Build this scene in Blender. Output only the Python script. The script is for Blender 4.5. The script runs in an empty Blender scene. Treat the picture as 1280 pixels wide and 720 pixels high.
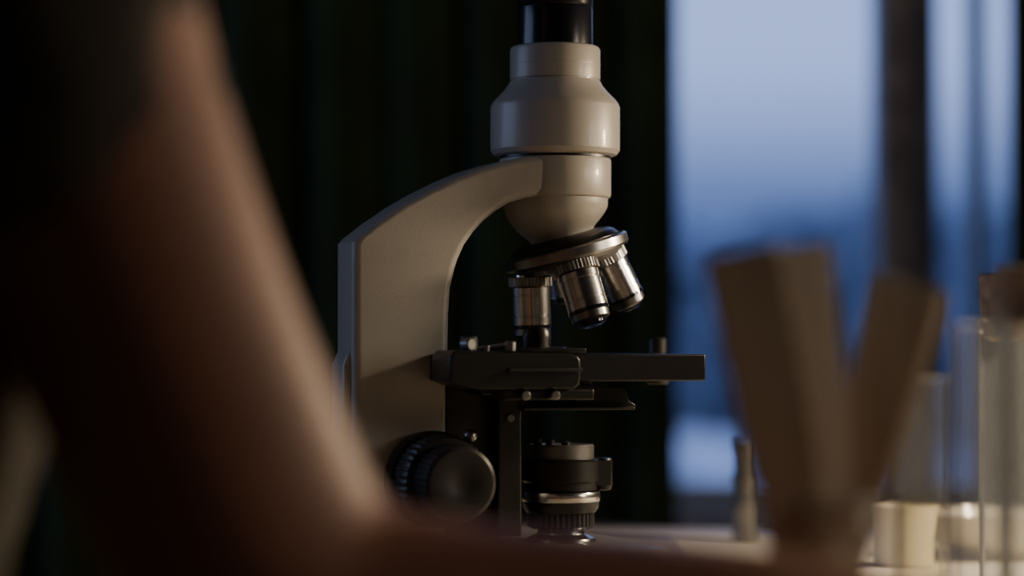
import bpy, bmesh, math, random
from mathutils import Vector, Matrix, noise
random.seed(4)
C = bpy.context.scene.collection
S = 0.0004
TZ = 0.75
CAMZ = 0.87

# ---------------- materials ----------------
def mat(name, col, rough=0.5, metal=0.0, nscale=40, namt=0.08, bump=0.0, bscale=None, spec=None, coat=0, sheen=0, trans=0, sss=0):
    m = bpy.data.materials.new(name); m.use_nodes = True
    nt = m.node_tree; p = nt.nodes['Principled BSDF']
    tc = nt.nodes.new('ShaderNodeTexCoord')
    n = nt.nodes.new('ShaderNodeTexNoise'); n.inputs['Scale'].default_value = nscale; n.inputs['Detail'].default_value = 5
    nt.links.new(tc.outputs['Object'], n.inputs['Vector'])
    r = nt.nodes.new('ShaderNodeValToRGB')
    r.color_ramp.elements[0].position = 0.3; r.color_ramp.elements[1].position = 0.7
    r.color_ramp.elements[0].color = tuple(c*(1-namt) for c in col)+(1,)
    r.color_ramp.elements[1].color = tuple(min(1, c*(1+namt)) for c in col)+(1,)
    nt.links.new(n.outputs['Fac'], r.inputs['Fac'])
    nt.links.new(r.outputs['Color'], p.inputs['Base Color'])
    p.inputs['Roughness'].default_value = rough; p.inputs['Metallic'].default_value = metal
    if coat: p.inputs['Coat Weight'].default_value = coat
    if sheen: p.inputs['Sheen Weight'].default_value = sheen
    if trans: p.inputs['Transmission Weight'].default_value = trans
    if sss:
        p.inputs['Subsurface Weight'].default_value = sss
        p.inputs['Subsurface Radius'].default_value = (0.01, 0.004, 0.002)
    if spec is not None: p.inputs['Specular IOR Level'].default_value = spec
    if bump:
        b = nt.nodes.new('ShaderNodeBump'); b.inputs['Strength'].default_value = bump; b.inputs['Distance'].default_value = 0.001
        n2 = nt.nodes.new('ShaderNodeTexNoise'); n2.inputs['Scale'].default_value = bscale or nscale*8
        nt.links.new(tc.outputs['Object'], n2.inputs['Vector'])
        nt.links.new(n2.outputs['Fac'], b.inputs['Height']); nt.links.new(b.outputs['Normal'], p.inputs['Normal'])
    return m

def wood(name, c1, c2, scale=6, axis='Z', rough=0.55):
    m = bpy.data.materials.new(name); m.use_nodes = True
    nt = m.node_tree; p = nt.nodes['Principled BSDF']
    tc = nt.nodes.new('ShaderNodeTexCoord'); mp = nt.nodes.new('ShaderNodeMapping')
    sc = {'X': (0.06, 1, 1), 'Y': (1, 0.06, 1), 'Z': (1, 1, 0.06)}[axis]
    mp.inputs['Scale'].default_value = tuple(s*scale*10 for s in sc)
    n = nt.nodes.new('ShaderNodeTexNoise'); n.inputs['Scale'].default_value = 1.0; n.inputs['Detail'].default_value = 8
    n.inputs['Distortion'].default_value = 0.6
    r = nt.nodes.new('ShaderNodeValToRGB')
    r.color_ramp.elements[0].position = .35; r.color_ramp.elements[1].position = .65
    r.color_ramp.elements[0].color = c1+(1,); r.color_ramp.elements[1].color = c2+(1,)
    nt.links.new(tc.outputs['Object'], mp.inputs['Vector']); nt.links.new(mp.outputs['Vector'], n.inputs['Vector'])
    nt.links.new(n.outputs['Fac'], r.inputs['Fac']); nt.links.new(r.outputs['Color'], p.inputs['Base Color'])
    p.inputs['Roughness'].default_value = rough
    return m

def glassmat(name, col=(1, 1, 1), refl=0.12, rough=0.03, film=0.0):
    m = bpy.data.materials.new(name); m.use_nodes = True
    nt = m.node_tree; nt.nodes.clear()
    o = nt.nodes.new('ShaderNodeOutputMaterial'); mx = nt.nodes.new('ShaderNodeMixShader')
    t = nt.nodes.new('ShaderNodeBsdfTransparent'); g = nt.nodes.new('ShaderNodeBsdfGlossy')
    lw = nt.nodes.new('ShaderNodeLayerWeight'); lw.inputs['Blend'].default_value = refl
    t.inputs['Color'].default_value = col+(1,); g.inputs['Roughness'].default_value = rough
    nt.links.new(lw.outputs['Fresnel'], mx.inputs['Fac'])
    nt.links.new(t.outputs[0], mx.inputs[1]); nt.links.new(g.outputs[0], mx.inputs[2])
    out = mx
    if film:
        df = nt.nodes.new('ShaderNodeBsdfDiffuse'); df.inputs['Color'].default_value = (.85, .86, .88, 1)
        tl = nt.nodes.new('ShaderNodeBsdfTranslucent'); tl.inputs['Color'].default_value = (.85, .87, .9, 1)
        m1 = nt.nodes.new('ShaderNodeMixShader'); m1.inputs['Fac'].default_value = .5
        nt.links.new(df.outputs[0], m1.inputs[1]); nt.links.new(tl.outputs[0], m1.inputs[2])
        m2 = nt.nodes.new('ShaderNodeMixShader'); m2.inputs['Fac'].default_value = film
        nt.links.new(mx.outputs[0], m2.inputs[1]); nt.links.new(m1.outputs[0], m2.inputs[2]); out = m2
    nt.links.new(out.outputs[0], o.inputs['Surface'])
    return m

M_paint = mat('paint_cream', (0.42, 0.395, 0.36), 0.36, 0, 25, 0.03, bump=0.12, bscale=1800, coat=0.15)
M_black = mat('black_enamel', (0.009, 0.009, 0.010), 0.32, 0, 60, 0.2, bump=0.1, bscale=1500)
M_blackmat = mat('black_matte', (0.017, 0.017, 0.018), 0.40, 0, 60, 0.2)
M_tube = mat('black_tube', (0.008, 0.009, 0.014), 0.22, 0, 60, 0.2)
M_steel = mat('brushed_steel', (0.68, 0.67, 0.66), 0.22, 1, 200, 0.08)
M_darksteel = mat('dark_steel', (0.32, 0.315, 0.31), 0.30, 1, 200, 0.1)
M_grey = mat('grey_metal', (0.18, 0.18, 0.18), 0.4, 0.7, 120, 0.1)
M_lens = mat('lens_glass', (0.01, 0.012, 0.02), 0.05, 0, 10, 0.1, coat=1)
M_skin = mat('skin', (0.40, 0.185, 0.12), 0.5, 0, 30, 0.08, bump=0.3, bscale=500, sss=0.15)
M_shirt = mat('shirt_cotton', (0.10, 0.082, 0.060), 0.9, 0, 14, 0.5, bump=0.5, bscale=600, sheen=0.3)
M_pants = mat('trousers_denim', (0.03, 0.035, 0.05), 0.9, 0, 40, 0.2, bump=0.4, bscale=900)
M_hair = mat('hair', (0.02, 0.012, 0.008), 0.5, 0, 120, 0.4, bump=0.8, bscale=300)
M_eye = mat('eye_white', (0.8, 0.78, 0.75), 0.2)
M_iris = mat('iris', (0.05, 0.025, 0.01), 0.2)
M_wall = mat('wall_plaster', (0.16, 0.15, 0.13), 0.9, 0, 8, 0.08, bump=0.2, bscale=200)
M_ceil = mat('ceiling_plaster', (0.3, 0.3, 0.28), 0.9, 0, 8, 0.05)
M_frame = mat('window_paint', (0.55, 0.58, 0.62), 0.4, 0, 12, 0.05)
M_brownframe = mat('window_mullion_brown', (0.36, 0.31, 0.31), 0.6, 0, 30, 0.45, bump=0.5, bscale=90)
M_curtain = mat('curtain_green', (0.034, 0.054, 0.020), 0.95, 0, 9, 0.35, bump=0.4, bscale=700, sheen=0.15)
M_table = wood('table_laminate', (0.50, 0.42, 0.31), (0.62, 0.53, 0.40), 2, 'X', 0.45)
M_floor = wood('floor_wood', (0.05, 0.032, 0.02), (0.09, 0.06, 0.035), 1.5, 'Y', 0.5)
M_clamp = wood('clamp_wood', (0.42, 0.34, 0.25), (0.54, 0.45, 0.34), 8, 'Z', 0.6)
M_stoolw = wood('stool_wood', (0.12, 0.07, 0.04), (0.2, 0.12, 0.07), 4, 'X', 0.5)
M_cork = mat('cork', (0.36, 0.28, 0.21), 0.85, 0, 200, 0.3, bump=0.6, bscale=500)
M_porc = mat('porcelain', (0.66, 0.60, 0.50), 0.25, 0, 10, 0.02, coat=0.3)
M_paper = mat('paper', (0.85, 0.80, 0.70), 0.8, 0, 10, 0.02)
M_glass = glassmat('lab_glass', (0.97, 0.98, 0.985), 0.14, 0.12, 0.05)
M_pane = glassmat('window_pane', (0.97, 0.98, 1.0), 0.05)
M_amber = glassmat('pale_liquid', (0.97, 0.93, 0.82), 0.10, .05, .03)
M_lampm = mat('lamp_enamel', (0.03, 0.03, 0.03), 0.35)
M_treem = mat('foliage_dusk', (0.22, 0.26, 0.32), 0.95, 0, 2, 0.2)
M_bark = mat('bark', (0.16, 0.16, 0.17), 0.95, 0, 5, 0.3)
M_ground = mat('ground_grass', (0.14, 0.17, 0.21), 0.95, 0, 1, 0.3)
M_snow = mat('snow', (0.95, 0.95, 0.95), 0.8, 0, 2, 0.03)

# ---------------- mesh helpers ----------------
def link(name, bm, mats, parent=None, smooth=True, bevel=0, mw=None, angle=35):
    me = bpy.data.meshes.new(name); bmesh.ops.recalc_face_normals(bm, faces=bm.faces[:]); bm.to_mesh(me); bm.free()
    for m in (mats if isinstance(mats, (list, tuple)) else [mats]): me.materials.append(m)
    ob = bpy.data.objects.new(name, me); C.objects.link(ob)
    if smooth:
        for p in me.polygons: p.use_smooth = True
        try: me.set_sharp_from_angle(angle=math.radians(angle))
        except Exception: pass
    if bevel:
        b = ob.modifiers.new('bev', 'BEVEL'); b.width = bevel; b.segments = 3; b.limit_method = 'ANGLE'; b.angle_limit = math.radians(35)
    if parent: ob.parent = parent
    if mw is not None: ob.matrix_local = mw
    return ob

def empty(name, loc=(0, 0, 0), rz=0):
    e = bpy.data.objects.new(name, None); e.empty_display_size = 0.05
    e.location = loc; e.rotation_euler = (0, 0, rz); C.objects.link(e); return e

def bm_box(bm, x0, x1, y0, y1, z0, z1):
    r = bmesh.ops.create_cube(bm, size=1)
    for v in r['verts']:
        v.co = Vector(((x0+x1)/2+v.co.x*(x1-x0), (y0+y1)/2+v.co.y*(y1-y0), (z0+z1)/2+v.co.z*(z1-z0)))
    return r['verts']

def box(name, x0, x1, y0, y1, z0, z1, m, parent=None, bevel=0.0, mw=None):
    bm = bmesh.new(); bm_box(bm, min(x0, x1), max(x0, x1), y0, y1, min(z0, z1), max(z0, z1))
    return link(name, bm, m, parent, smooth=bevel > 0, bevel=bevel, mw=mw)

def bm_lathe(bm, prof, segs=64, mtx=None, knurl=None, mi=0):
    rings = []
    for pt in prof:
        r, z = pt[0], pt[1]; k = len(pt) > 2 and pt[2]
        ring = []
        n = segs
        for i in range(n):
            rr = r*(1-0.035*(1 if (i//2) % 2 else 0)) if k else r
            a = 2*math.pi*i/n
            co = Vector((rr*math.cos(a), rr*math.sin(a), z))
            if mtx is not None: co = mtx @ co
            ring.append(bm.verts.new(co))
        rings.append(ring)
    for a, b in zip(rings[:-1], rings[1:]):
        for i in range(segs):
            f = bm.faces.new((a[i], a[(i+1) % segs], b[(i+1) % segs], b[i])); f.material_index = mi
    for ring in (rings[0], rings[-1]):
        f = bm.faces.new(ring); f.material_index = mi

def lathe(name, prof, m, parent=None, segs=64, mw=None, angle=30):
    bm = bmesh.new(); bm_lathe(bm, prof, segs)
    return link(name, bm, m, parent, mw=mw, angle=angle)

def prism(name, pts, y0, y1, m, parent=None, bevel=0.0):
    bm = bmesh.new()
    a = [bm.verts.new((x, y0, z)) for x, z in pts]; b = [bm.verts.new((x, y1, z)) for x, z in pts]
    bm.faces.new(a); bm.faces.new(list(reversed(b)))
    n = len(pts)
    for i in range(n): bm.faces.new((a[i], b[i], b[(i+1) % n], a[(i+1) % n]))
    return link(name, bm, m, parent, bevel=bevel)

def axis_mtx(origin, direction):
    d = Vector(direction).normalized()
    return Matrix.Translation(origin) @ d.to_track_quat('Z', 'Y').to_matrix().to_4x4()

def catmull(P, k=6):
    out = []
    n = len(P)
    for i in range(n-1):
        p0 = P[max(i-1, 0)]; p1 = P[i]; p2 = P[i+1]; p3 = P[min(i+2, n-1)]
        for j in range(k):
            t = j/k
            out.append([0.5*((2*b)+(-a+c)*t+(2*a-5*b+4*c-d)*t*t+(-a+3*b-3*c+d)*t*t*t) for a, b, c, d in zip(p0, p1, p2, p3)])
    out.append(list(P[-1])); return out

def bm_loft(bm, pts, rads, wdir=(0, 1, 0), segs=20, k=6):
    P = catmull([list(p)+list(r if isinstance(r, tuple) else (r, r)) for p, r in zip(pts, rads)], k)
    rings = []
    N = len(P)
    V = [Vector(p[:3]) for p in P]
    T = [(V[min(i+1, N-1)]-V[max(i-1, 0)]).normalized() for i in range(N)]
    st = []
    for c, s in ((-1, .05), (-.85, .5), (-.5, .86)): st.append((V[0]+T[0]*c*min(P[0][3], P[0][4]), T[0], P[0][3]*s, P[0][4]*s))
    for i in range(N): st.append((V[i], T[i], P[i][3], P[i][4]))
    for c, s in ((.5, .86), (.85, .5), (1, .05)): st.append((V[-1]+T[-1]*c*min(P[-1][3], P[-1][4]), T[-1], P[-1][3]*s, P[-1][4]*s))
    w = Vector(wdir)
    for c, t, a, b in st:
        side = (w-t*w.dot(t))
        if side.length < 1e-3: side = t.orthogonal()
        side.normalize(); oth = t.cross(side)
        rings.append([bm.verts.new(c+side*a*math.cos(2*math.pi*i/segs)+oth*b*math.sin(2*math.pi*i/segs)) for i in range(segs)])
    for r0, r1 in zip(rings[:-1], rings[1:]):
        for i in range(segs): bm.faces.new((r0[i], r0[(i+1) % segs], r1[(i+1) % segs], r1[i]))
    bm.faces.new(rings[0]); bm.faces.new(rings[-1])

def bm_ellip(bm, c, r, rot=None):
    m = Matrix.Translation(c) @ (rot.to_4x4() if rot else Matrix.Identity(4)) @ Matrix.Diagonal((*r, 1))
    bmesh.ops.create_icosphere(bm, subdivisions=4, radius=1, matrix=m)

# ================= MICROSCOPE =================
ANG = math.radians(20); ca, sa = math.cos(ANG), math.sin(ANG)
mic = empty('microscope', (0.022, 0, TZ), ANG)
def LX(px, yl=0.0): return ((px-695)*S + yl*sa)/ca
def LZ(py): return (740-py)*S
AX = LX(694)

# --- arm / column (lofted rounded-rect sections)
def arm():
    t0 = 0.0165
    st = [((451, 738), (565, 738), 15.5), ((451, 640), (565, 640), 15.5), ((451, 540), (565, 540), 15.5), ((451, 440), (565, 440), 15.5),
          ((451, 360), (566, 392), 15.5), ((451, 330), (568, 362), 15.5), ((451, 308), (573, 340), 15.5), ((456, 302), (577, 327), 15.5),
          ((478, 284), (585, 309), 15.5), ((507, 263), (596, 293), 15.8), ((537, 245), (608, 279), 16.8), ((566, 230), (622, 267), 17.5),
          ((595, 217), (637, 257), 19.0), ((625, 207), (655, 251), 21), ((655, 200), (675, 248), 23), ((690, 197), (697, 246), 24)]
    bm = bmesh.new(); rings = []
    r = 0.0042
    for o, i_, t in st:
        t *= 0.001
        O = Vector((LX(o[0], -t0), 0, LZ(o[1]))); I = Vector((LX(i_[0], -t0), 0, LZ(i_[1])))
        u = (I-O); L = u.length; u.normalize()
        ring = []
        for cx, cy, a0 in ((r, -t+r, 180), (L-r, -t+r, 270), (L-r, t-r, 0), (r, t-r, 90)):
            for kk in range(7):
                a = math.radians(a0+kk*15)
                q = O+u*(cx+r*math.cos(a)); ring.append(bm.verts.new((q.x, cy+r*math.sin(a), q.z)))
        rings.append(ring)
    n = len(rings[0])
    for a, b in zip(rings[:-1], rings[1:]):
        for i in range(n): bm.faces.new((a[i], a[(i+1) % n], b[(i+1) % n], b[i]))
    bm.faces.new(rings[0]); bm.faces.new(rings[-1])
    link('arm', bm, M_paint, mic, angle=28)
arm()
prism('rear_cover', [(LX(x, 0)-0.001, LZ(y)) for x, y in ((446, 430), (439, 436), (431, 455), (431, 545), (437, 562), (446, 568))], -0.011, 0.011, M_paint, mic, 0.002)

# --- head
def rp(l): return [(r*S, LZ(y)-0)+tuple(e) for r, y, *e in l]
T0 = Matrix.Translation((AX, 0, 0))
lathe('head_housing', rp([(66, 197), (72, 195), (77, 193.5), (81, 188), (81, 134), (79.5, 130), (76, 125), (66, 115), (59.5, 107), (57.5, 103), (56.5, 101), (55, 100.5), (55, 99.5), (56.5, 99), (56.5, 62), (55, 59), (52, 57.5), (48, 57.5)]), M_paint, mic, 96, T0)
lathe('collar_seam', rp([(50, 82), (57.0, 81.5), (57.0, 80.5), (50, 80)]), M_paint, mic, 64, T0)
lathe('tube', rp([(47, 70), (47, 10), (46, 8), (47, 6), (47, -60), (48, -64), (48, -120), (46, -124), (46, -330)]), M_tube, mic, 72, T0)
lathe('eyepiece', rp([(38, -325), (52, -330), (52, -352), (44, -360), (44, -400), (54, -410), (54, -440), (40, -446)]), M_blackmat, mic, 64, T0)
lathe('head_gap', rp([(60, 199), (70, 198.5), (70, 192), (60, 192)]), M_black, mic, 72, T0)
lathe('arm_end', rp([(60, 249), (66, 248.5), (69, 246.5), (70, 243), (70, 201), (68.5, 198), (60, 197.5)]), M_paint, mic, 96, T0)

# --- neck (tilting rings)
def neck():
    rg = [(694, 246, 66, 0), (694.5, 256, 65.5, 1), (695, 264, 63.5, 3), (697, 274, 58, 7), (699.5, 284, 50, 11), (702, 292, 42, 14), (704, 300, 38, 15)]
    P = catmull([list(map(float, r)) for r in rg], 4)
    bm = bmesh.new(); rings = []
    for px, py, r, tl in P:
        c = Vector((LX(px), 0, LZ(py))); q = Matrix.Rotation(-math.radians(tl), 3, 'Y')
        rings.append([bm.verts.new(c+q @ Vector((r*S*math.cos(2*math.pi*i/72), r*S*math.sin(2*math.pi*i/72), 0))) for i in range(72)])
    for a, b in zip(rings[:-1], rings[1:]):
        for i in range(72): bm.faces.new((a[i], a[(i+1) % 72], b[(i+1) % 72], b[i]))
    bm.faces.new(rings[0]); bm.faces.new(rings[-1])
    link('nose_neck', bm, M_paint, mic, angle=40)
neck()
TL = math.radians(15.5)
d = Vector((math.sin(TL), 0, -math.cos(TL)))
up = -d
c0 = Vector((LX(706), 0, LZ(310)))
MN = axis_mtx(c0, up)
def q(l): return [(r*S, z*S)+tuple(e) for r, z, *e in l]
lathe('revolver_top', q([(40, 16), (60, 13), (66, 9), (70, 4), (70, 1), (60, 0)]), M_black, mic, 96, MN)
lathe('revolver_disc', q([(60, 4), (77, 3), (80, 1), (80, -9), (78, -12), (60, -13)]), M_darksteel, mic, 96, MN)
lathe('revolver_dome', q([(60, -10), (71, -12), (69, -17), (60, -23), (30, -28), (10, -29)]), M_grey, mic, 96, MN)
# --- objectives
ex = Vector((math.cos(TL), 0, math.sin(TL))); ey = Vector((0, 1, 0))
CN = math.radians(13)
def objective(name, az, length, w, off=14):
    a = math.radians(az)
    rad = ex*math.cos(a)+ey*math.sin(a)
    dirn = (d*math.cos(CN)+rad*math.sin(CN)).normalized()
    o = c0+rad*(50*S)+d*(off*S)
    M = axis_mtx(o, dirn)
    L = length; W = w
    bm = bmesh.new()
    bm_lathe(bm, q([(W-7, -6), (W-5, 0), (W-4, 8), (W-1, 9)]), 72, M, mi=0)
    bm_lathe(bm, q([(W-2, 8), (W+3, 9, True), (W+3, 20, True), (W-1, 21), ]), 72*2, M, mi=1)
    bm_lathe(bm, q([(W-3, 20), (W, 22), (W, 30), (W-1, 30.5), (W-1, 32), (W, 32.5), (W, L*0.62), (W-.8, L*0.62+.6), (W-.8, L*0.62+2), (W, L*0.62+2.6), (W, L*0.76)]), 72, M, mi=0)
    bm_lathe(bm, q([(W-3, L*.75), (W+.6, L*.755), (W+.6, L*.80), (W-3, L*.81)]), 72, M, mi=2)
    bm_lathe(bm, q([(W-3, L*.80), (W-1, L*.81), (W-1.5, L*.90), (W-5, L*.93), (W-7, L*.94)]), 72, M, mi=1)
    bm_lathe(bm, q([(W-8, L*.93), (W-8.5, L*.97), (W-14, L), (5, L), (3, L*0.985)]), 64, M, mi=2)
    link(name, bm, [M_steel, M_darksteel, M_lens], mic)
objective('objective_1', 172, 90, 24, 15)
objective('objective_2', -103, 90, 25.5, 10)
objective('objective_3', 4, 88, 23, 12)
objective('objective_4', 82, 60, 22)
lathe('working_tip', rp([(12, 440), (18, 434), (19, 422), (18, 414), (16, 410)]), M_black, mic, 48, Matrix.Translation((LX(670), 0, 0)))

# --- stage
ny = -0.055
box('stage_plate', LX(575, ny), LX(876, ny), -0.055, 0.055, LZ(475), LZ(442.5), M_black, mic, 0.0008)
prism('stage_side_block', [(LX(x, -0.06), LZ(y)) for x, y in ((566, 446), (566, 474), (578, 479), (600, 484), (712, 484), (718, 479), (720, 470), (720, 449), (716, 444), (705, 441), (640, 441), (600, 438), (572, 438))], -0.062, -0.034, M_black, mic, 0.001)
box('slide_carrier', LX(655, -0.05), LX(722, -0.05), -0.058, -0.02, LZ(441), LZ(435), M_black, mic, 0.0006)
box('slide_rail', LX(625, -0.05), LX(712, -0.05), -0.0635, -0.062, LZ(463), LZ(459), M_blackmat, mic, 0.0003)
box('glass_slide', LX(640), LX(716), -0.012, 0.012, LZ(442), LZ(439.5), M_lens, mic)
lathe('stage_ring', rp([(30, 443), (30, 437), (26, 434), (14, 433), (14, 440)]), M_black, mic, 64, Matrix.Translation((LX(680), 0, 0)))
def rodm(name, p0, p1, r, m, segs=24):
    bm = bmesh.new(); p0 = Vector(p0); p1 = Vector(p1); L = (p1-p0).length
    bm_lathe(bm, [(r*.8, 0), (r, r*.2), (r, L-r*.2), (r*.8, L)], segs, axis_mtx(p0, p1-p0)); return link(name, bm, m, mic)
rodm('carriage_knob', (LX(589, -0.045), -0.045, LZ(440)), (LX(589, -0.045), -0.045, LZ(421)), 0.0042, M_blackmat)
rodm('carriage_knob_cap', (LX(583, -0.052), -0.052, LZ(431)), (LX(593, -0.057), -0.057, LZ(431)), 0.0030, M_grey)
rodm('spring_finger', (LX(600, -0.045), -0.045, LZ(437)), (LX(640, -0.05), -0.050, LZ(431)), 0.0013, M_steel)
rodm('spring_pivot', (LX(638, -0.05), -0.050, LZ(440)), (LX(638, -0.05), -0.050, LZ(427)), 0.0028, M_darksteel)
rodm('spring_pivot_small', (LX(612, -0.05), -0.047, LZ(440)), (LX(612, -0.05), -0.047, LZ(432)), 0.002, M_darksteel)
rodm('stage_knob', (LX(828, 0.02), 0.02, LZ(443)), (LX(828, 0.02), 0.02, LZ(421)), 0.0048, M_blackmat)
rodm('stage_knob_under', (LX(828, 0.02), 0.02, LZ(482)), (LX(828, 0.02), 0.02, LZ(474)), 0.006, M_blackmat)
for i, (sx, sy) in enumerate(((655, 491), (690, 491))):
    rodm('side_screw_%d' % (i+1), (LX(sx, -0.062), -0.036, LZ(sy)), (LX(sx, -0.062), -0.0645, LZ(sy)), 0.0022, M_darksteel)
box('side_lower_rail', LX(632, -0.06), LX(740, -0.06), -0.058, -0.04, LZ(497), LZ(484), M_black, mic, 0.0008)
lathe('substage_condenser', rp([(20, 508), (38, 507), (40, 500), (40, 486), (46, 480), (46, 474), (30, 473)]), M_black, mic, 72, Matrix.Translation((AX, 0, 0)))
prism('iris_lever_plate', [(LX(x, -0.02), LZ(y)) for x, y in ((716, 478), (776, 484), (781, 492), (784, 501), (792, 505), (790, 510), (716, 510), (716, 504))], -0.022, -0.016, M_black, mic, 0.0005)
box('substage_plate', LX(655, -0.03), LX(792, -0.03), -0.030, 0.030, LZ(511), LZ(507), M_blackmat, mic, 0.0005)
box('focus_block', LX(560, -0.016), LX(628, -0.016), -0.0155, 0.0155, LZ(735), LZ(476), M_blackmat, mic, 0.001)
box('bracket_face', LX(622, -0.024), LX(652, -0.024), -0.0245, 0.0245, LZ(664), LZ(488), M_black, mic, 0.0012)
box('bracket_top', LX(600, -0.03), LX(720, -0.03), -0.034, 0.034, LZ(492), LZ(474), M_blackmat, mic, 0.001)
rodm('bracket_screw', (LX(637, -0.024), -0.024, LZ(520)), (LX(637, -0.024), -0.0262, LZ(520)), 0.002, M_grey)
TI = Matrix.Translation((LX(701), 0, 0))
bm = bmesh.new()
bm_lathe(bm, rp([(20, 560), (30, 556), (40, 555), (41.5, 557), (41.5, 573), (30, 574)]), 72, TI, mi=0)
bm_lathe(bm, rp([(30, 572), (46, 573), (49, 576), (49, 600), (46, 603), (46, 611), (44, 613), (30, 613)]), 72, TI, mi=1)
bm_lathe(bm, rp([(30, 612), (48, 614), (49, 616), (49, 624), (48, 626), (30, 627)]), 72, TI, mi=2)
bm_lathe(bm, rp([(30, 625), (48, 626.5), (47, 634), (43, 640), (30, 642)]), 72, TI, mi=1)
bm_lathe(bm, rp([(30, 640), (42, 641, True), (42, 657, True), (38, 660), (30, 661)]), 144, TI, mi=1)
bm_lathe(bm, rp([(20, 660), (28, 661), (30, 667), (42, 672), (44, 676), (44, 682), (20, 683)]), 72, TI, mi=2)
link('illuminator_stack', bm, [M_grey, M_black, M_steel], mic)
bm = bmesh.new()
bm_lathe(bm, rp([(8, 572), (13, 573), (14, 576), (14, 606), (12, 612), (8, 613)]), 40, Matrix.Translation((LX(752, -0.004), -0.004, 0)))
bm_box(bm, LX(720), LX(753), -0.012, 0.004, LZ(606), LZ(575))
link('illuminator_clamp', bm, M_black, mic)
for i, x in enumerate((672, 684, 700)):
    rodm('illuminator_pin_%d' % (i+1), (LX(x), -0.004*i, LZ(557)), (LX(x), -0.004*i, LZ(547+2*i)), 0.0022, M_blackmat)

# --- focus knobs
kx = LX(527)
def knob(name, sgn):
    M = axis_mtx((kx, 0, LZ(593)), (0, sgn, 0))
    bm = bmesh.new()
    bm_lathe(bm, [(0.022, 0.010), (0.0232, 0.017), (0.0232, 0.0235), (0.0222, 0.0245), (0.018, 0.0248)], 96, M, mi=0)
    bm_lathe(bm, [(0.018, 0.024), (0.0205, 0.025), (0.0205, 0.028), (0.0218, 0.0285, True), (0.0218, 0.042, True), (0.0205, 0.0435), (0.015, 0.044)], 160, M, mi=1)
    bm_lathe(bm, [(0.014, 0.043), (0.017, 0.0445), (0.0178, 0.0455, True), (0.0178, 0.060, True), (0.0172, 0.0625), (0.0155, 0.0640), (0.006, 0.0645), (0.005, 0.0641)], 144, M, mi=1)
    link(name, bm, [M_black, M_blackmat], mic)
knob('focus_knob_near', -1); knob('focus_knob_far', 1)
rodm('tension_lever', (LX(588, -0.022), -0.012, LZ(560)), (LX(590, -0.03), -0.030, LZ(545)), 0.0016, M_steel)
bm = bmesh.new(); bm_ellip(bm, (LX(590, -0.03), -0.030, LZ(541)), (0.0034, 0.0034, 0.0034)); link('tension_lever_ball', bm, M_darksteel, mic)

# --- base
def base():
    bm = bmesh.new(); rings = []
    x0, x1, hy, r = LX(437), LX(805), 0.062, 0.022
    for z, ins in ((0, 0.002), (0.003, 0), (0.017, 0.001), (0.0225, 0.003), (0.0245, 0.006), (0.0255, 0.011)):
        ring = []
        for cx, cy, a0 in ((x1-r, hy-r, 0), (x0+r, hy-r, 90), (x0+r, -hy+r, 180), (x1-r, -hy+r, 270)):
            for kk in range(9):
                a = math.radians(a0+kk*11.25); ring.append(bm.verts.new((cx+(r-ins)*math.cos(a), cy+(r-ins)*math.sin(a), z)))
        rings.append(ring)
    n = len(rings[0])
    for a, b in zip(rings[:-1], rings[1:]):
        for i in range(n): bm.faces.new((a[i], a[(i+1) % n], b[(i+1) % n], b[i]))
    bm.faces.new(rings[0]); bm.faces.new(rings[-1])
    link('base', bm, M_paint, mic, angle=40)
base()

# ================= TABLE =================
tb = empty('lab_table', (0, 0, 0))
box('top', -0.14, 1.25, -0.88, 0.44, TZ-0.03, TZ, M_table, tb, 0.003)
for i, (x, y) in enumerate(((-0.09, -0.83), (1.2, -0.83), (-0.09, 0.39), (1.2, 0.39))):
    box('leg_%d' % (i+1), x-0.025, x+0.025, y-0.025, y+0.025, 0, TZ-0.03, M_lampm, tb, 0.003)
box('apron_back', -0.07, 1.17, 0.38, 0.40, TZ-0.10, TZ-0.03, M_lampm, tb)
box('apron_front', -0.07, 1.17, -0.84, -0.82, TZ-0.10, TZ-0.03, M_lampm, tb)

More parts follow.
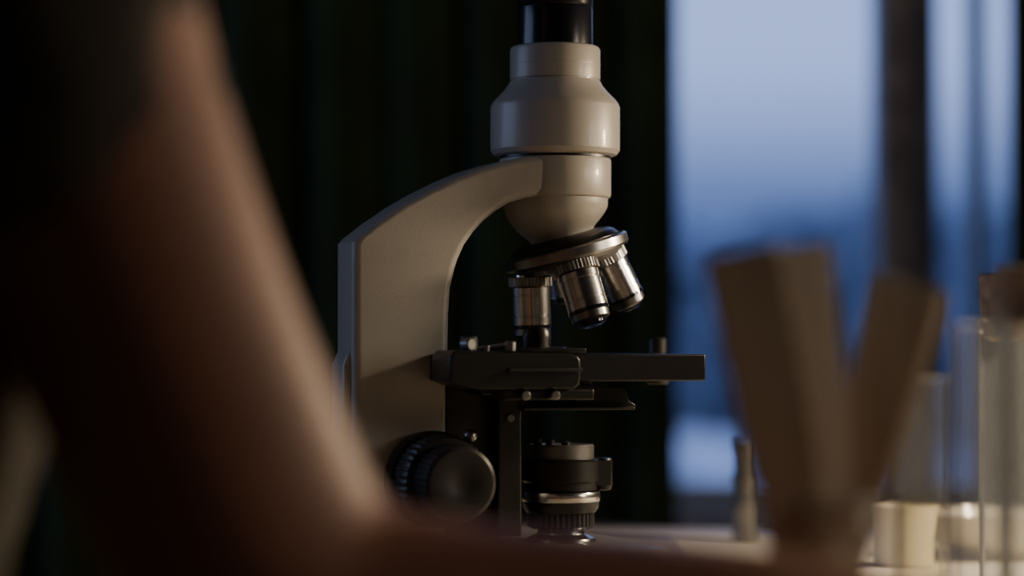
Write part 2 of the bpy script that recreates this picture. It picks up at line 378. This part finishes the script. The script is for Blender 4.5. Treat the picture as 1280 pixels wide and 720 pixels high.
# ================= CLAMPS IN BEAKER =================
def clamp(name, y, tops, bottoms, zt, wpx, sc, spring):
    e = empty(name, (0, y, 0))
    for i, (t, b) in enumerate(zip(tops, bottoms)):
        yo = (-1 if i == 0 else 1)*0.0047
        p1 = Vector(((t-640)*sc, yo, zt[i])); p0 = Vector(((b-640)*sc, yo, TZ+0.0045))
        ax = (p1-p0); L = ax.length; ax.normalize()
        tw = math.radians((6, 24)[i])
        wd = Vector((0, 1, 0)).cross(ax).normalized()
        wd = (wd*math.cos(tw)+Vector((0, 1, 0))*math.sin(tw)).normalized(); td = ax.cross(wd)
        w = wpx[i]*sc/2
        bm = bmesh.new(); rings = []
        dy = 0.0042
        for f, ww, tt in ((0, .60, .8), (0.03, .66, 1), (.25, .76, 1), (.44, .85, 1), (.46, .78, .8), (.50, .78, .8), (.52, .88, 1), (.75, .96, 1), (.97, 1.0, 1), (1, .93, .8)):
            rings.append([bm.verts.new(p0+ax*f*L+wd*cx*w*ww+td*cy*dy*tt) for cx, cy in ((-1, -.7), (-.93, -1), (.93, -1), (1, -.7), (1, .7), (.93, 1), (-.93, 1), (-1, .7))])
        for a, bb in zip(rings[:-1], rings[1:]):
            for k in range(8): bm.faces.new((a[k], a[(k+1) % 8], bb[(k+1) % 8], bb[k]))
        bm.faces.new(rings[0]); bm.faces.new(rings[-1])
        link('wood_arm_%d' % (i+1), bm, M_clamp, e, angle=25)
    zc = TZ+0.062; cxm = ((bottoms[0]+bottoms[1])/2-640)*sc + spring
    bm = bmesh.new(); pts = [(cxm+0.012*math.cos(t*.5), 0.012*math.sin(t*.5), zc+0.0009*t/3) for t in range(0, 40)]
    bm_loft(bm, pts, [0.0009]*len(pts), (0, 0, 1), 8, 2); link('spring', bm, M_steel, e)
    return e
sc = 0.258e-3
clamp('wooden_test_tube_clamp', -0.43, (925, 1002), (1040, 1062), (CAMZ+0.0325, CAMZ+0.0345), (94, 82), sc, -0.002)
clamp('wooden_test_tube_clamp', -0.405, (1135, 1158), (985, 1003), (CAMZ+0.0235, CAMZ+0.0215), (84, 66), 0.266e-3, 0.0)
bx = 0.100
def vessel(name, x, y, r, h, z0=TZ, wall=0.0012, m=M_glass, lip=0.0015, flat=True, parent=None, segs=48):
    pr = [(r*.3, 0), (r*.88, 0), (r*.97, 0.0015), (r, 0.005), (r, h-0.002), (r+lip, h), (r+lip*.3, h+.0006), (r-wall, h-.001), (r-wall, 0.006), (r*.85, wall+.001), (r*.2, wall+.001)]
    if not flat:
        pr = [(r*math.sin(a), r-r*math.cos(a)) for a in [i*math.pi/2/8 for i in range(1, 9)]]+[(r, h-.002), (r+lip, h), (r-wall, h-.0005), (r-wall, r)]+[((r-wall)*math.cos(a), r-(r-wall)*math.sin(a)) for a in [i*math.pi/2/8 for i in range(1, 8)]]
    return lathe(name, pr, m, parent, segs, Matrix.Translation((x, y, z0)))
vessel('glass_beaker', bx, -0.418, 0.034, 0.042)

# ================= TEST TUBES =================
rack = empty('test_tube_rack', (0, 0, 0))
box('rack_block', 0.140, 0.30, -0.36, -0.25, TZ, TZ+0.010, M_clamp, rack, 0.002)
tubes = [(0.170, -0.335, 0.0112, 0.120), (0.205, -0.33, 0.0112, 0.118), (0.158, -0.275, 0.010, 0.10), (0.234, -0.33, 0.0112, 0.124), (0.198, -0.275, 0.010, 0.130)]
for i, yy in enumerate((-0.352, -0.308, -0.254)):
    box('rack_rail_%d' % (i+1), 0.140, 0.30, yy-0.0025, yy+0.0025, TZ+0.024, TZ+0.030, M_clamp, rack, 0.001)
for i, x in enumerate((0.140, 0.294)):
    box('rack_end_%d' % (i+1), x, x+0.006, -0.355, -0.251, TZ+0.008, TZ+0.031, M_clamp, rack, 0.001)
for i, (x, y, r, h) in enumerate(tubes):
    t = empty('test_tube', (x, y, TZ+0.0102))
    vessel('glass_body', 0, 0, r, h, 0, 0.0011, M_glass, 0.0014, False, t)
    if i in (2, 3):
        lathe('liquid', [(r*.3, .002), (r*.8, .006), (r-.0013, r), (r-.0013, h*.55), (r*.5, h*.55)], M_amber, t, 32)
    if i in (4, ):
        lathe('cork_stopper', [(r*.6, h-.010), (r-.0012, h-.008), (r-.001, h), (r+.0015, h+.012), (r*.8, h+.013)], M_cork, t, 32)
t = empty('corked_glass_vial', (0.226, -0.10, TZ))
vessel('glass_body', 0, 0, 0.012, 0.135, 0, 0.0012, M_glass, 0.001, True, t)
lathe('cork_stopper', [(.006, .125), (.0107, .127), (.0108, .135), (.0115, .155), (.010, .156)], M_cork, t, 32)

# ================= PORCELAIN, EYEPIECE =================
def dish(name, x, y, r, h, foot=.6):
    lathe(name, [(r*foot*.5, 0), (r*foot, 0.0005), (r*foot, 0.003), (r*.85, h*.45), (r, h), (r-.0015, h+.0006), (r*.83, h*.47), (r*foot*.9, 0.005), (r*.1, .0045)], M_porc, None, 64, Matrix.Translation((x, y, TZ+.0007)), 40)
dish('porcelain_crucible', 0.218, 0.14, 0.020, 0.034, .85)
dish('evaporating_dish', 0.285, 0.20, 0.050, 0.026, .55)
box('paper_sheet', 0.10, 0.42, -0.04, 0.36, TZ, TZ+0.0006, M_paper)
ep = empty('spare_eyepiece', (0.146, 0.30, TZ+.0007))
lathe('barrel', [(0.006, 0), (0.009, .0005), (0.009, .008), (.0082, .0085), (.0082, .018), (.009, .019, True), (.009, .027, True), (.0078, .028), (.0078, .036), (.0088, .037), (.0088, .044), (.0074, .045), (.0074, .056), (.0084, .057), (.0084, .064), (.006, .065)], M_darksteel, ep, 72)

# ================= DESK LAMP =================
lp = empty('desk_lamp', (0.66, 0.10, TZ))
lathe('lamp_base', [(0.03, 0), (0.075, 0), (0.078, .004), (0.074, .014), (0.02, .020), (0.01, .021)], M_lampm, lp, 64)
def lrod(n, a, b, r, par=None):
    a = Vector(a); b = Vector(b)
    lathe(n, [(r*.8, 0), (r, .001), (r, (b-a).length-.001), (r*.8, (b-a).length)], M_lampm, par or lp, 24, axis_mtx(a, b-a))
HEAD = Vector((-0.14, -0.06, 0.30)); AIM = Vector((-0.48, -0.14, 0.0))
lrod('lower_arm', (0, 0, .015), (0.06, 0.03, .26), .006)
dl = (AIM-HEAD).normalized()
lrod('upper_arm', (0.06, 0.03, .26), HEAD-dl*.05, .006)
bm = bmesh.new(); M = axis_mtx(HEAD-dl*0.05, dl)
bm_lathe(bm, [(0.015, 0.0), (0.022, 0.0), (0.030, .02), (0.05, .06), (0.062, .095), (0.060, .095), (0.048, .06), (0.028, .021), (0.01, .010)], 64, M)
link('shade', bm, M_lampm, lp)
def area(name, size, energy, col, par, loc, dirn):
    ld = bpy.data.lights.new(name, 'AREA'); ld.shape = 'DISK'; ld.size = size; ld.energy = energy; ld.color = col
    lo = bpy.data.objects.new(name, ld); C.objects.link(lo); lo.parent = par
    lo.matrix_local = Matrix.Translation(loc) @ (-dirn).to_track_quat('Z', 'Y').to_matrix().to_4x4()
area('lamp_bulb', 0.06, 3.1, (1.0, 0.78, 0.52), lp, HEAD+dl*0.014, dl)

# ================= ADDED FILL LAMP (right, out of view) =================
FX, FY = 1.60, -0.56
fl = empty('added_fill_lamp', (FX, FY, 0))  # unseen fixture added as soft fill for microscope and arm
lathe('foot', [(0.05, 0), (0.15, 0), (0.152, .006), (0.14, .02), (0.02, .03)], M_lampm, fl, 48)
lrod('pole', (0, 0, .02), (0, 0, 1.30), .011, fl)
FH = Vector((-0.12, 0.0, 1.22)); fd = (Vector((0.02-FX, -0.05-FY, 0.88))-FH).normalized()
lrod('neck', (0, 0, 1.29), FH-fd*.08, .009, fl)
bm = bmesh.new(); M = axis_mtx(FH-fd*0.09, fd)
bm_lathe(bm, [(0.02, 0.0), (0.03, 0.0), (0.09, .03), (0.23, .13), (0.228, .13), (0.088, .031), (0.01, .012)], 64, M)
link('shade', bm, M_lampm, fl)
area('added_fill_light', 0.40, 3.6, (1.0, 0.86, 0.70), fl, FH+fd*0.035, fd)

# ================= PERSON =================
per = empty('seated_person', (0, 0, 0))
F = Vector((.64, .77, 0)).normalized(); R = Vector((F.y, -F.x, 0))
ctr = Vector((-.289, -.395, 1.06))
bm = bmesh.new()
ya = -.51
bm_loft(bm, [(-.165, ya+.01, 1.05), (-.140, ya, .99), (-.124, ya, .93), (-.0935, ya, .853), (-.063, ya, .796), (-.010, ya, .7865), (.07, ya, .783), (.15, ya+.01, .776), (.185, ya+.012, .772)],
        [.046, .044, .0435, .0410, .0405, (.037, .0345), (.034, .0305), (.027, .020), (.028, .018)], (0, 1, 0), 28)
bm_loft(bm, [(.175, ya+.012, .772), (.205, ya+.012, .769), (.245, ya+.012, .766), (.262, ya+.012, .764)], [(.028, .018), (.036, .0155), (.041, .013), (.038, .010)], (0, 1, 0), 20)
for j, (oy, L) in enumerate(((.034, .072), (.012, .080), (-.011, .075), (-.033, .058))):
    b = Vector((.255, ya+.012+oy, .766)); sp = oy*.35
    bm_loft(bm, [b, b+Vector((L*.42, sp*.4, .006)), b+Vector((L*.75, sp*.7, .001)), b+Vector((L, sp, -.008))], [.0098, .0090, .0082, .0068], (0, 1, 0), 12)
bm_loft(bm, [(.195, ya+.035, .768), (.222, ya+.066, .766), (.25, ya+.084, .764), (.272, ya+.09, .760)], [.014, .0115, .0100, .0080], (0, 1, 0), 12)
ls = ctr-R*.18
bm_loft(bm, [ls+Vector((0, 0, -.01)), ls+F*.02+Vector((0, 0, -.14)), ls-F*.01+Vector((0, 0, -.29)), ls+F*.08+R*.02+Vector((0, 0, -.37)), ls+F*.18+R*.05+Vector((0, 0, -.41)), ls+F*.21+R*.06+Vector((0, 0, -.415))],
        [.046, .044, .038, .036, (.027, .02), (.03, .016)], R, 24)
hb = ls+F*.21+R*.06+Vector((0, 0, -.415))
bm_loft(bm, [hb, hb+F*.04, hb+F*.075], [(.03, .017), (.04, .014), (.038, .011)], R, 16)
for j, (o, L) in enumerate(((.033, .068), (.011, .077), (-.011, .072), (-.032, .056))):
    b = hb+F*.07+R*o
    bm_loft(bm, [b, b+F*L*.45+Vector((0, 0, .002)), b+F*L*.8+Vector((0, 0, -.008)), b+F*L+Vector((0, 0, -.02))], [.0098, .009, .0082, .0068], R, 12)
bm_loft(bm, [hb+R*.028, hb+R*.055+F*.03, hb+R*.066+F*.06], [.013, .011, .008], R, 12)
nk = ctr+Vector((0, 0, .03)); hc = ctr+F*.045+Vector((0, 0, .205))
bm_loft(bm, [nk, nk+F*.012+Vector((0, 0, .06)), nk+F*.03+Vector((0, 0, .12))], [(.066, .06), (.056, .055), (.056, .056)], R, 24)
hr = Matrix((R, F, Vector((0, 0, 1)))).transposed()
tilt = Matrix.Rotation(-0.2, 3, 'X'); HR = hr @ tilt
def hp(x, y, z): return hc+HR @ Vector((x, y, z))
bm_ellip(bm, hp(0, -.008, .028), (.075, .094, .088), HR)
bm_ellip(bm, hp(0, .022, -.035), (.060, .066, .075), HR)
bm_ellip(bm, hp(0, .055, -.090), (.026, .024, .020), HR)
bm_loft(bm, [hp(0, .083, .015), hp(0, .096, -.008), hp(0, .106, -.026)], [.009, .011, .014], R, 12)
bm_ellip(bm, hp(.012, .094, -.030), (.009, .010, .008), HR); bm_ellip(bm, hp(-.012, .094, -.030), (.009, .010, .008), HR)
bm_ellip(bm, hp(0, .083, -.054), (.024, .011, .0065), HR); bm_ellip(bm, hp(0, .081, -.064), (.021, .011, .007), HR)
bm_ellip(bm, hp(0, .076, .026), (.052, .016, .009), HR)
for s in (-1, 1):
    bm_ellip(bm, hp(s*.077, -.004, -.005), (.009, .019, .032), HR)
b = link('skin_body', bm, M_skin, per, angle=180)
rm = b.modifiers.new('remesh', 'REMESH'); rm.mode = 'VOXEL'; rm.voxel_size = 0.0035; rm.use_smooth_shade = True
sm = b.modifiers.new('smooth', 'SMOOTH'); sm.iterations = 4; sm.factor = .5
bm = bmesh.new()
for s in (-1, 1): bm_ellip(bm, hp(s*.031, .079, .006), (.0125, .012, .0115), HR)
link('eyes', bm, M_eye, per)
bm = bmesh.new()
for s in (-1, 1): bm_ellip(bm, hp(s*.031, .0895, .004), (.0055, .0028, .0055), HR)
link('irises', bm, M_iris, per)
bm = bmesh.new()
bm_ellip(bm, hp(0, -.020, .045), (.084, .096, .088), HR); bm_ellip(bm, hp(0, -.062, -.02), (.07, .055, .085), HR)
bm_ellip(bm, hp(0, -.12, .02), (.04, .038, .04), HR)
b = link('hair', bm, M_hair, per)
rm = b.modifiers.new('remesh', 'REMESH'); rm.mode = 'VOXEL'; rm.voxel_size = 0.005; rm.use_smooth_shade = True
bm = bmesh.new()
bk = -F
bm_loft(bm, [ctr+bk*.14+Vector((0, 0, -.43)), ctr+bk*.12+Vector((0, 0, -.36)), ctr+bk*.035+R*.015+Vector((0, 0, -.21)), ctr+bk*.01+Vector((0, 0, -.08)), ctr+bk*.005+Vector((0, 0, .0)), ctr+Vector((0, 0, .055))],
        [(.170, .10), (.158, .12), (.170, .130), (.165, .12), (.14, .09), (.07, .062)], R, 32)
bm_loft(bm, [ctr+R*.10, (-.172, ya+.015, 1.055), (-.150, ya, 1.0), (-.132, ya, .945), (-.1265, ya, .930)], [.058, .056, .051, .0490, .0490], (0, 1, 0), 28)
bm_loft(bm, [ctr-R*.10, ls+Vector((0, 0, -.005)), ls+F*.01+Vector((0, 0, -.07)), ls+F*.02+Vector((0, 0, -.13))], [.058, .056, .052, .051], R, 28)
b = link('shirt', bm, M_shirt, per, angle=180)
rm = b.modifiers.new('remesh', 'REMESH'); rm.mode = 'VOXEL'; rm.voxel_size = 0.006; rm.use_smooth_shade = True
sm = b.modifiers.new('smooth', 'SMOOTH'); sm.iterations = 6
tx = bpy.data.textures.new('fold_noise', 'CLOUDS'); tx.noise_scale = 0.06
dm = b.modifiers.new('folds', 'DISPLACE'); dm.texture = tx; dm.strength = 0.012; dm.texture_coords = 'GLOBAL'
bm = bmesh.new()
hip = ctr+bk*.15; hip.z = .585
bm_loft(bm, [hip+Vector((0, 0, -.005)), hip+Vector((0, 0, .06))], [(.172, .09), (.165, .09)], R, 28)
feet = []
for s in (-1, 1):
    h0 = hip+R*s*.09; kn = hip+F*.42+R*s*.13; kn.z = .55; an = kn-F*.06; an.z = .10
    bm_loft(bm, [h0+Vector((0, 0, -.01)), (h0+kn)/2+Vector((0, 0, .0)), kn, kn+Vector((0, 0, -.08)), (kn+an)/2, an], [.09, .08, .065, .062, .058, .045], R, 24)
    feet.append(an)
b = link('trousers', bm, M_pants, per, angle=180)
rm = b.modifiers.new('remesh', 'REMESH'); rm.mode = 'VOXEL'; rm.voxel_size = 0.008; rm.use_smooth_shade = True
bm = bmesh.new()
for an in feet:
    a = Vector((an.x, an.y, .045))
    bm_loft(bm, [a-F*.04, a+F*.05, a+F*.16], [(.036, .042), (.042, .040), (.04, .026)], R, 20)
    bm_loft(bm, [a, Vector((an.x, an.y, .12))], [.038, .038], R, 16)
link('shoes', bm, M_lampm, per, angle=180)
stl = empty('lab_stool', (hip.x, hip.y, 0))
lathe('seat', [(.1, .445), (.165, .447), (.17, .455), (.168, .480), (.15, .488), (.05, .488)], M_stoolw, stl, 48)
for i in range(4):
    a = math.pi/4+i*math.pi/2
    p0 = Vector((.17*math.cos(a), .17*math.sin(a), 0)); p1 = Vector((.12*math.cos(a), .12*math.sin(a), .45))
    lathe('leg_%d' % (i+1), [(.012, 0), (.014, .003), (.014, .44), (.012, .45)], M_stoolw, stl, 20, axis_mtx(p0, p1-p0))

# ================= ROOM =================
WY = 1.40
X0, X1, Y0, H = -2.0, 2.2, -2.6, 2.5
wx0, wx1, wz0, wz1 = -0.30, 0.78, 0.70, 2.15
bm = bmesh.new()
bm_box(bm, X0, wx0, WY, WY+.18, 0, H); bm_box(bm, wx1, X1, WY, WY+.18, 0, H)
bm_box(bm, wx0, wx1, WY, WY+.18, 0, wz0); bm_box(bm, wx0, wx1, WY, WY+.18, wz1, H)
link('wall_back', bm, M_wall, smooth=False)
box('wall_left', X0-.1, X0, Y0, WY+.18, 0, H, M_wall)
box('wall_right', X1, X1+.1, Y0, WY+.18, 0, H, M_wall)
box('wall_front', X0-.1, X1+.1, Y0-.1, Y0, 0, H, M_wall)
box('floor', X0-.1, X1+.1, Y0-.1, WY+.18, -.1, 0, M_floor)
box('ceiling', X0-.1, X1+.1, Y0-.1, WY+.18, H, H+.1, M_ceil)
box('baseboard_back', X0, X1, WY-.015, WY, 0, .09, M_frame)
win = empty('window_1', (0, WY, 0))
fy0, fy1 = .04, .10
box('frame_left', wx0, wx0+.05, fy0, fy1, wz0, wz1, M_frame, win, .003)
box('frame_right', wx1-.05, wx1, fy0, fy1, wz0, wz1, M_frame, win, .003)
box('frame_bottom', wx0, wx1, fy0, fy1, wz0, wz0+.025, M_frame, win, .003)
box('frame_top', wx0, wx1, fy0, fy1, wz1-.05, wz1, M_frame, win, .003)
box('mullion', .402, .466, fy0-.015, fy1, wz0, wz1, M_brownframe, win, .003)
box('sash_bead', .508, .524, fy0+.01, fy1, wz0, wz1, M_frame, win, .002)
box('pane', wx0+.05, wx1-.05, .068, .071, wz0+.02, wz1-.05, M_pane, win)
box('sill', wx0-.05, wx1+.05, -.06, .04, wz0-.03, wz0, M_brownframe, win, .004)

def curtain(name, xa, xb, y, z0, z1, ph=0.0, amp=0.028, per_=0.085):
    bm = bmesh.new(); nx = int((xb-xa)/0.005); nz = 14
    g = []
    for j in range(nz+1):
        z = z0+(z1-z0)*j/nz; row = []
        for i in range(nx+1):
            x = xa+(xb-xa)*i/nx
            w = 2*math.pi*(x/per_)+ph+0.9*math.sin(x*9)
            a = amp*(0.75+0.25*math.sin(x*23+1))*(1-.25*j/nz)
            yy = y+a*math.sin(w)+0.006*math.sin(2*w+z*3)+.004*noise.noise(Vector((x*6, z*3, 0)))
            row.append(bm.verts.new((x, yy, z)))
        g.append(row)
    for j in range(nz):
        for i in range(nx): bm.faces.new((g[j][i], g[j][i+1], g[j+1][i+1], g[j+1][i]))
    ob = link(name, bm, M_curtain, angle=180)
    so = ob.modifiers.new('th', 'SOLIDIFY'); so.thickness = 0.002
curtain('curtain', -1.35, 0.170, 1.27, 0.03, 2.3)
curtain('curtain', 0.510, 1.30, 1.27, 0.03, 2.3, 1.0)
bm = bmesh.new(); bm_lathe(bm, [(.008, 0), (.012, .002), (.012, 2.75), (.008, 2.752)], 24, axis_mtx((-1.42, 1.27, 2.315), (1, 0, 0))); link('curtain_rod', bm, M_lampm)

# ================= OUTSIDE =================
GZ = -0.5
box('garden_ground', -60, 60, 1.7, 90, GZ-.1, GZ, M_ground)
bm = bmesh.new()
N = 24; vs = []
for i in range(N):
    a = 2*math.pi*i/N; rr = 1+.12*math.sin(3*a+1)+.08*math.sin(5*a)
    vs.append(bm.verts.new((2.40+.62*rr*math.cos(a), 30+5.5*rr*math.sin(a), GZ+.02)))
top = bm.faces.new(vs); ex_ = bmesh.ops.extrude_face_region(bm, geom=[top])
for v in ex_['geom']:
    if isinstance(v, bmesh.types.BMVert): v.co.z += .12
link('snow_patch', bm, M_snow, smooth=False)
def tree(x, y, h, w):
    e = empty('tree', (x, y, GZ))
    bm = bmesh.new(); bm_loft(bm, [(0, 0, 0), (.05, 0, h*.3), (0, .05, h*.7)], [.14, .11, .05], (1, 0, 0), 12, 4)
    for k in range(5):
        a = random.uniform(0, 6.28); z = h*random.uniform(.3, .6)
        bm_loft(bm, [(0, 0, z), (w*.35*math.cos(a), w*.35*math.sin(a), z+h*.15), (w*.6*math.cos(a), w*.6*math.sin(a), z+h*.25)], [.06, .04, .02], (0, 0, 1), 8, 3)
    link('trunk', bm, M_bark, e)
    bm = bmesh.new()
    for k in range(14):
        a = random.uniform(0, 6.28); rr = w*.6*random.random(); z = h*random.uniform(.3, .9)
        s = w*random.uniform(.3, .5)*(1.25-z/h*.7)
        r = bmesh.ops.create_icosphere(bm, subdivisions=3, radius=s, matrix=Matrix.Translation((rr*math.cos(a), rr*math.sin(a), z)))
        for v in r['verts']: v.co += Vector((noise.noise(v.co*3), noise.noise(v.co*3+Vector((9, 0, 0))), noise.noise(v.co*3+Vector((0, 9, 0)))))*s*.6
    link('crown', bm, M_treem, e, smooth=False)
for (x, y, h, w) in ((2.9, 38, 3.4, 1.6), (4.6, 40, 3.6, 2.2), (6.0, 40, 3.8, 2.3), (8.2, 42, 4.0, 2.6), (0.5, 42, 4.0, 2.4), (-3, 44, 5, 2.5), (11, 44, 4.2, 2.6), (14.5, 46, 5, 2.6), (3.7, 39, 3.5, 1.7), (7.2, 40, 3.7, 2.0)):
    tree(x, y, h, w)
bm = bmesh.new(); bm_box(bm, -40, 40, 50, 51.5, GZ, GZ+3.8)
bmesh.ops.subdivide_edges(bm, edges=bm.edges[:], cuts=40, use_grid_fill=True)
for v in bm.verts:
    v.co.z += noise.noise(Vector((v.co.x*.5, v.co.z, 0)))*.9*(v.co.z-GZ)/4; v.co.y += noise.noise(v.co*.8)*.6
link('hedge', bm, M_treem, smooth=False)

# ================= WORLD =================
w = bpy.data.worlds.new('dusk_sky'); bpy.context.scene.world = w; w.use_nodes = True
nt = w.node_tree; bg = nt.nodes['Background']
tc = nt.nodes.new('ShaderNodeTexCoord'); sp = nt.nodes.new('ShaderNodeSeparateXYZ'); cr = nt.nodes.new('ShaderNodeValToRGB')
nt.links.new(tc.outputs['Generated'], sp.inputs[0]); nt.links.new(sp.outputs['Z'], cr.inputs['Fac']); nt.links.new(cr.outputs['Color'], bg.inputs['Color'])
cr.color_ramp.interpolation = 'EASE'
cr.color_ramp.elements[0].position = 0.0; cr.color_ramp.elements[0].color = (.085, .135, .34, 1)
cr.color_ramp.elements[1].position = 0.9; cr.color_ramp.elements[1].color = (.20, .31, .76, 1)
e_ = cr.color_ramp.elements.new(0.05); e_.color = (.09, .15, .37, 1)
e_ = cr.color_ramp.elements.new(0.13); e_.color = (.38, .52, 1.0, 1)
e_ = cr.color_ramp.elements.new(0.2); e_.color = (.38, .52, 1.0, 1)
bg.inputs['Strength'].default_value = 1.3

al = bpy.data.lights.new('added_cool_side_fill', 'AREA'); al.shape = 'RECTANGLE'; al.size = 1.0; al.size_y = 1.2; al.energy = 7; al.color = (.45, .6, 1)  # added cool fill from the left; wall_left has no window opening
ao = bpy.data.objects.new('added_cool_side_fill', al); C.objects.link(ao); ao.location = (X0+.03, 0.1, 1.5); ao.rotation_euler = (0, math.radians(-90), 0)

# ================= CAMERA =================
cd = bpy.data.cameras.new('camera'); cd.lens = 85; cd.sensor_width = 36
co = bpy.data.objects.new('camera', cd); C.objects.link(co)
co.location = (0, -1.21, CAMZ); co.rotation_euler = (math.radians(90+1.517), 0, 0)
cd.dof.use_dof = True; cd.dof.focus_distance = 1.18; cd.dof.aperture_fstop = 3.1
cd.clip_start = 0.01; cd.clip_end = 300
bpy.context.scene.camera = co
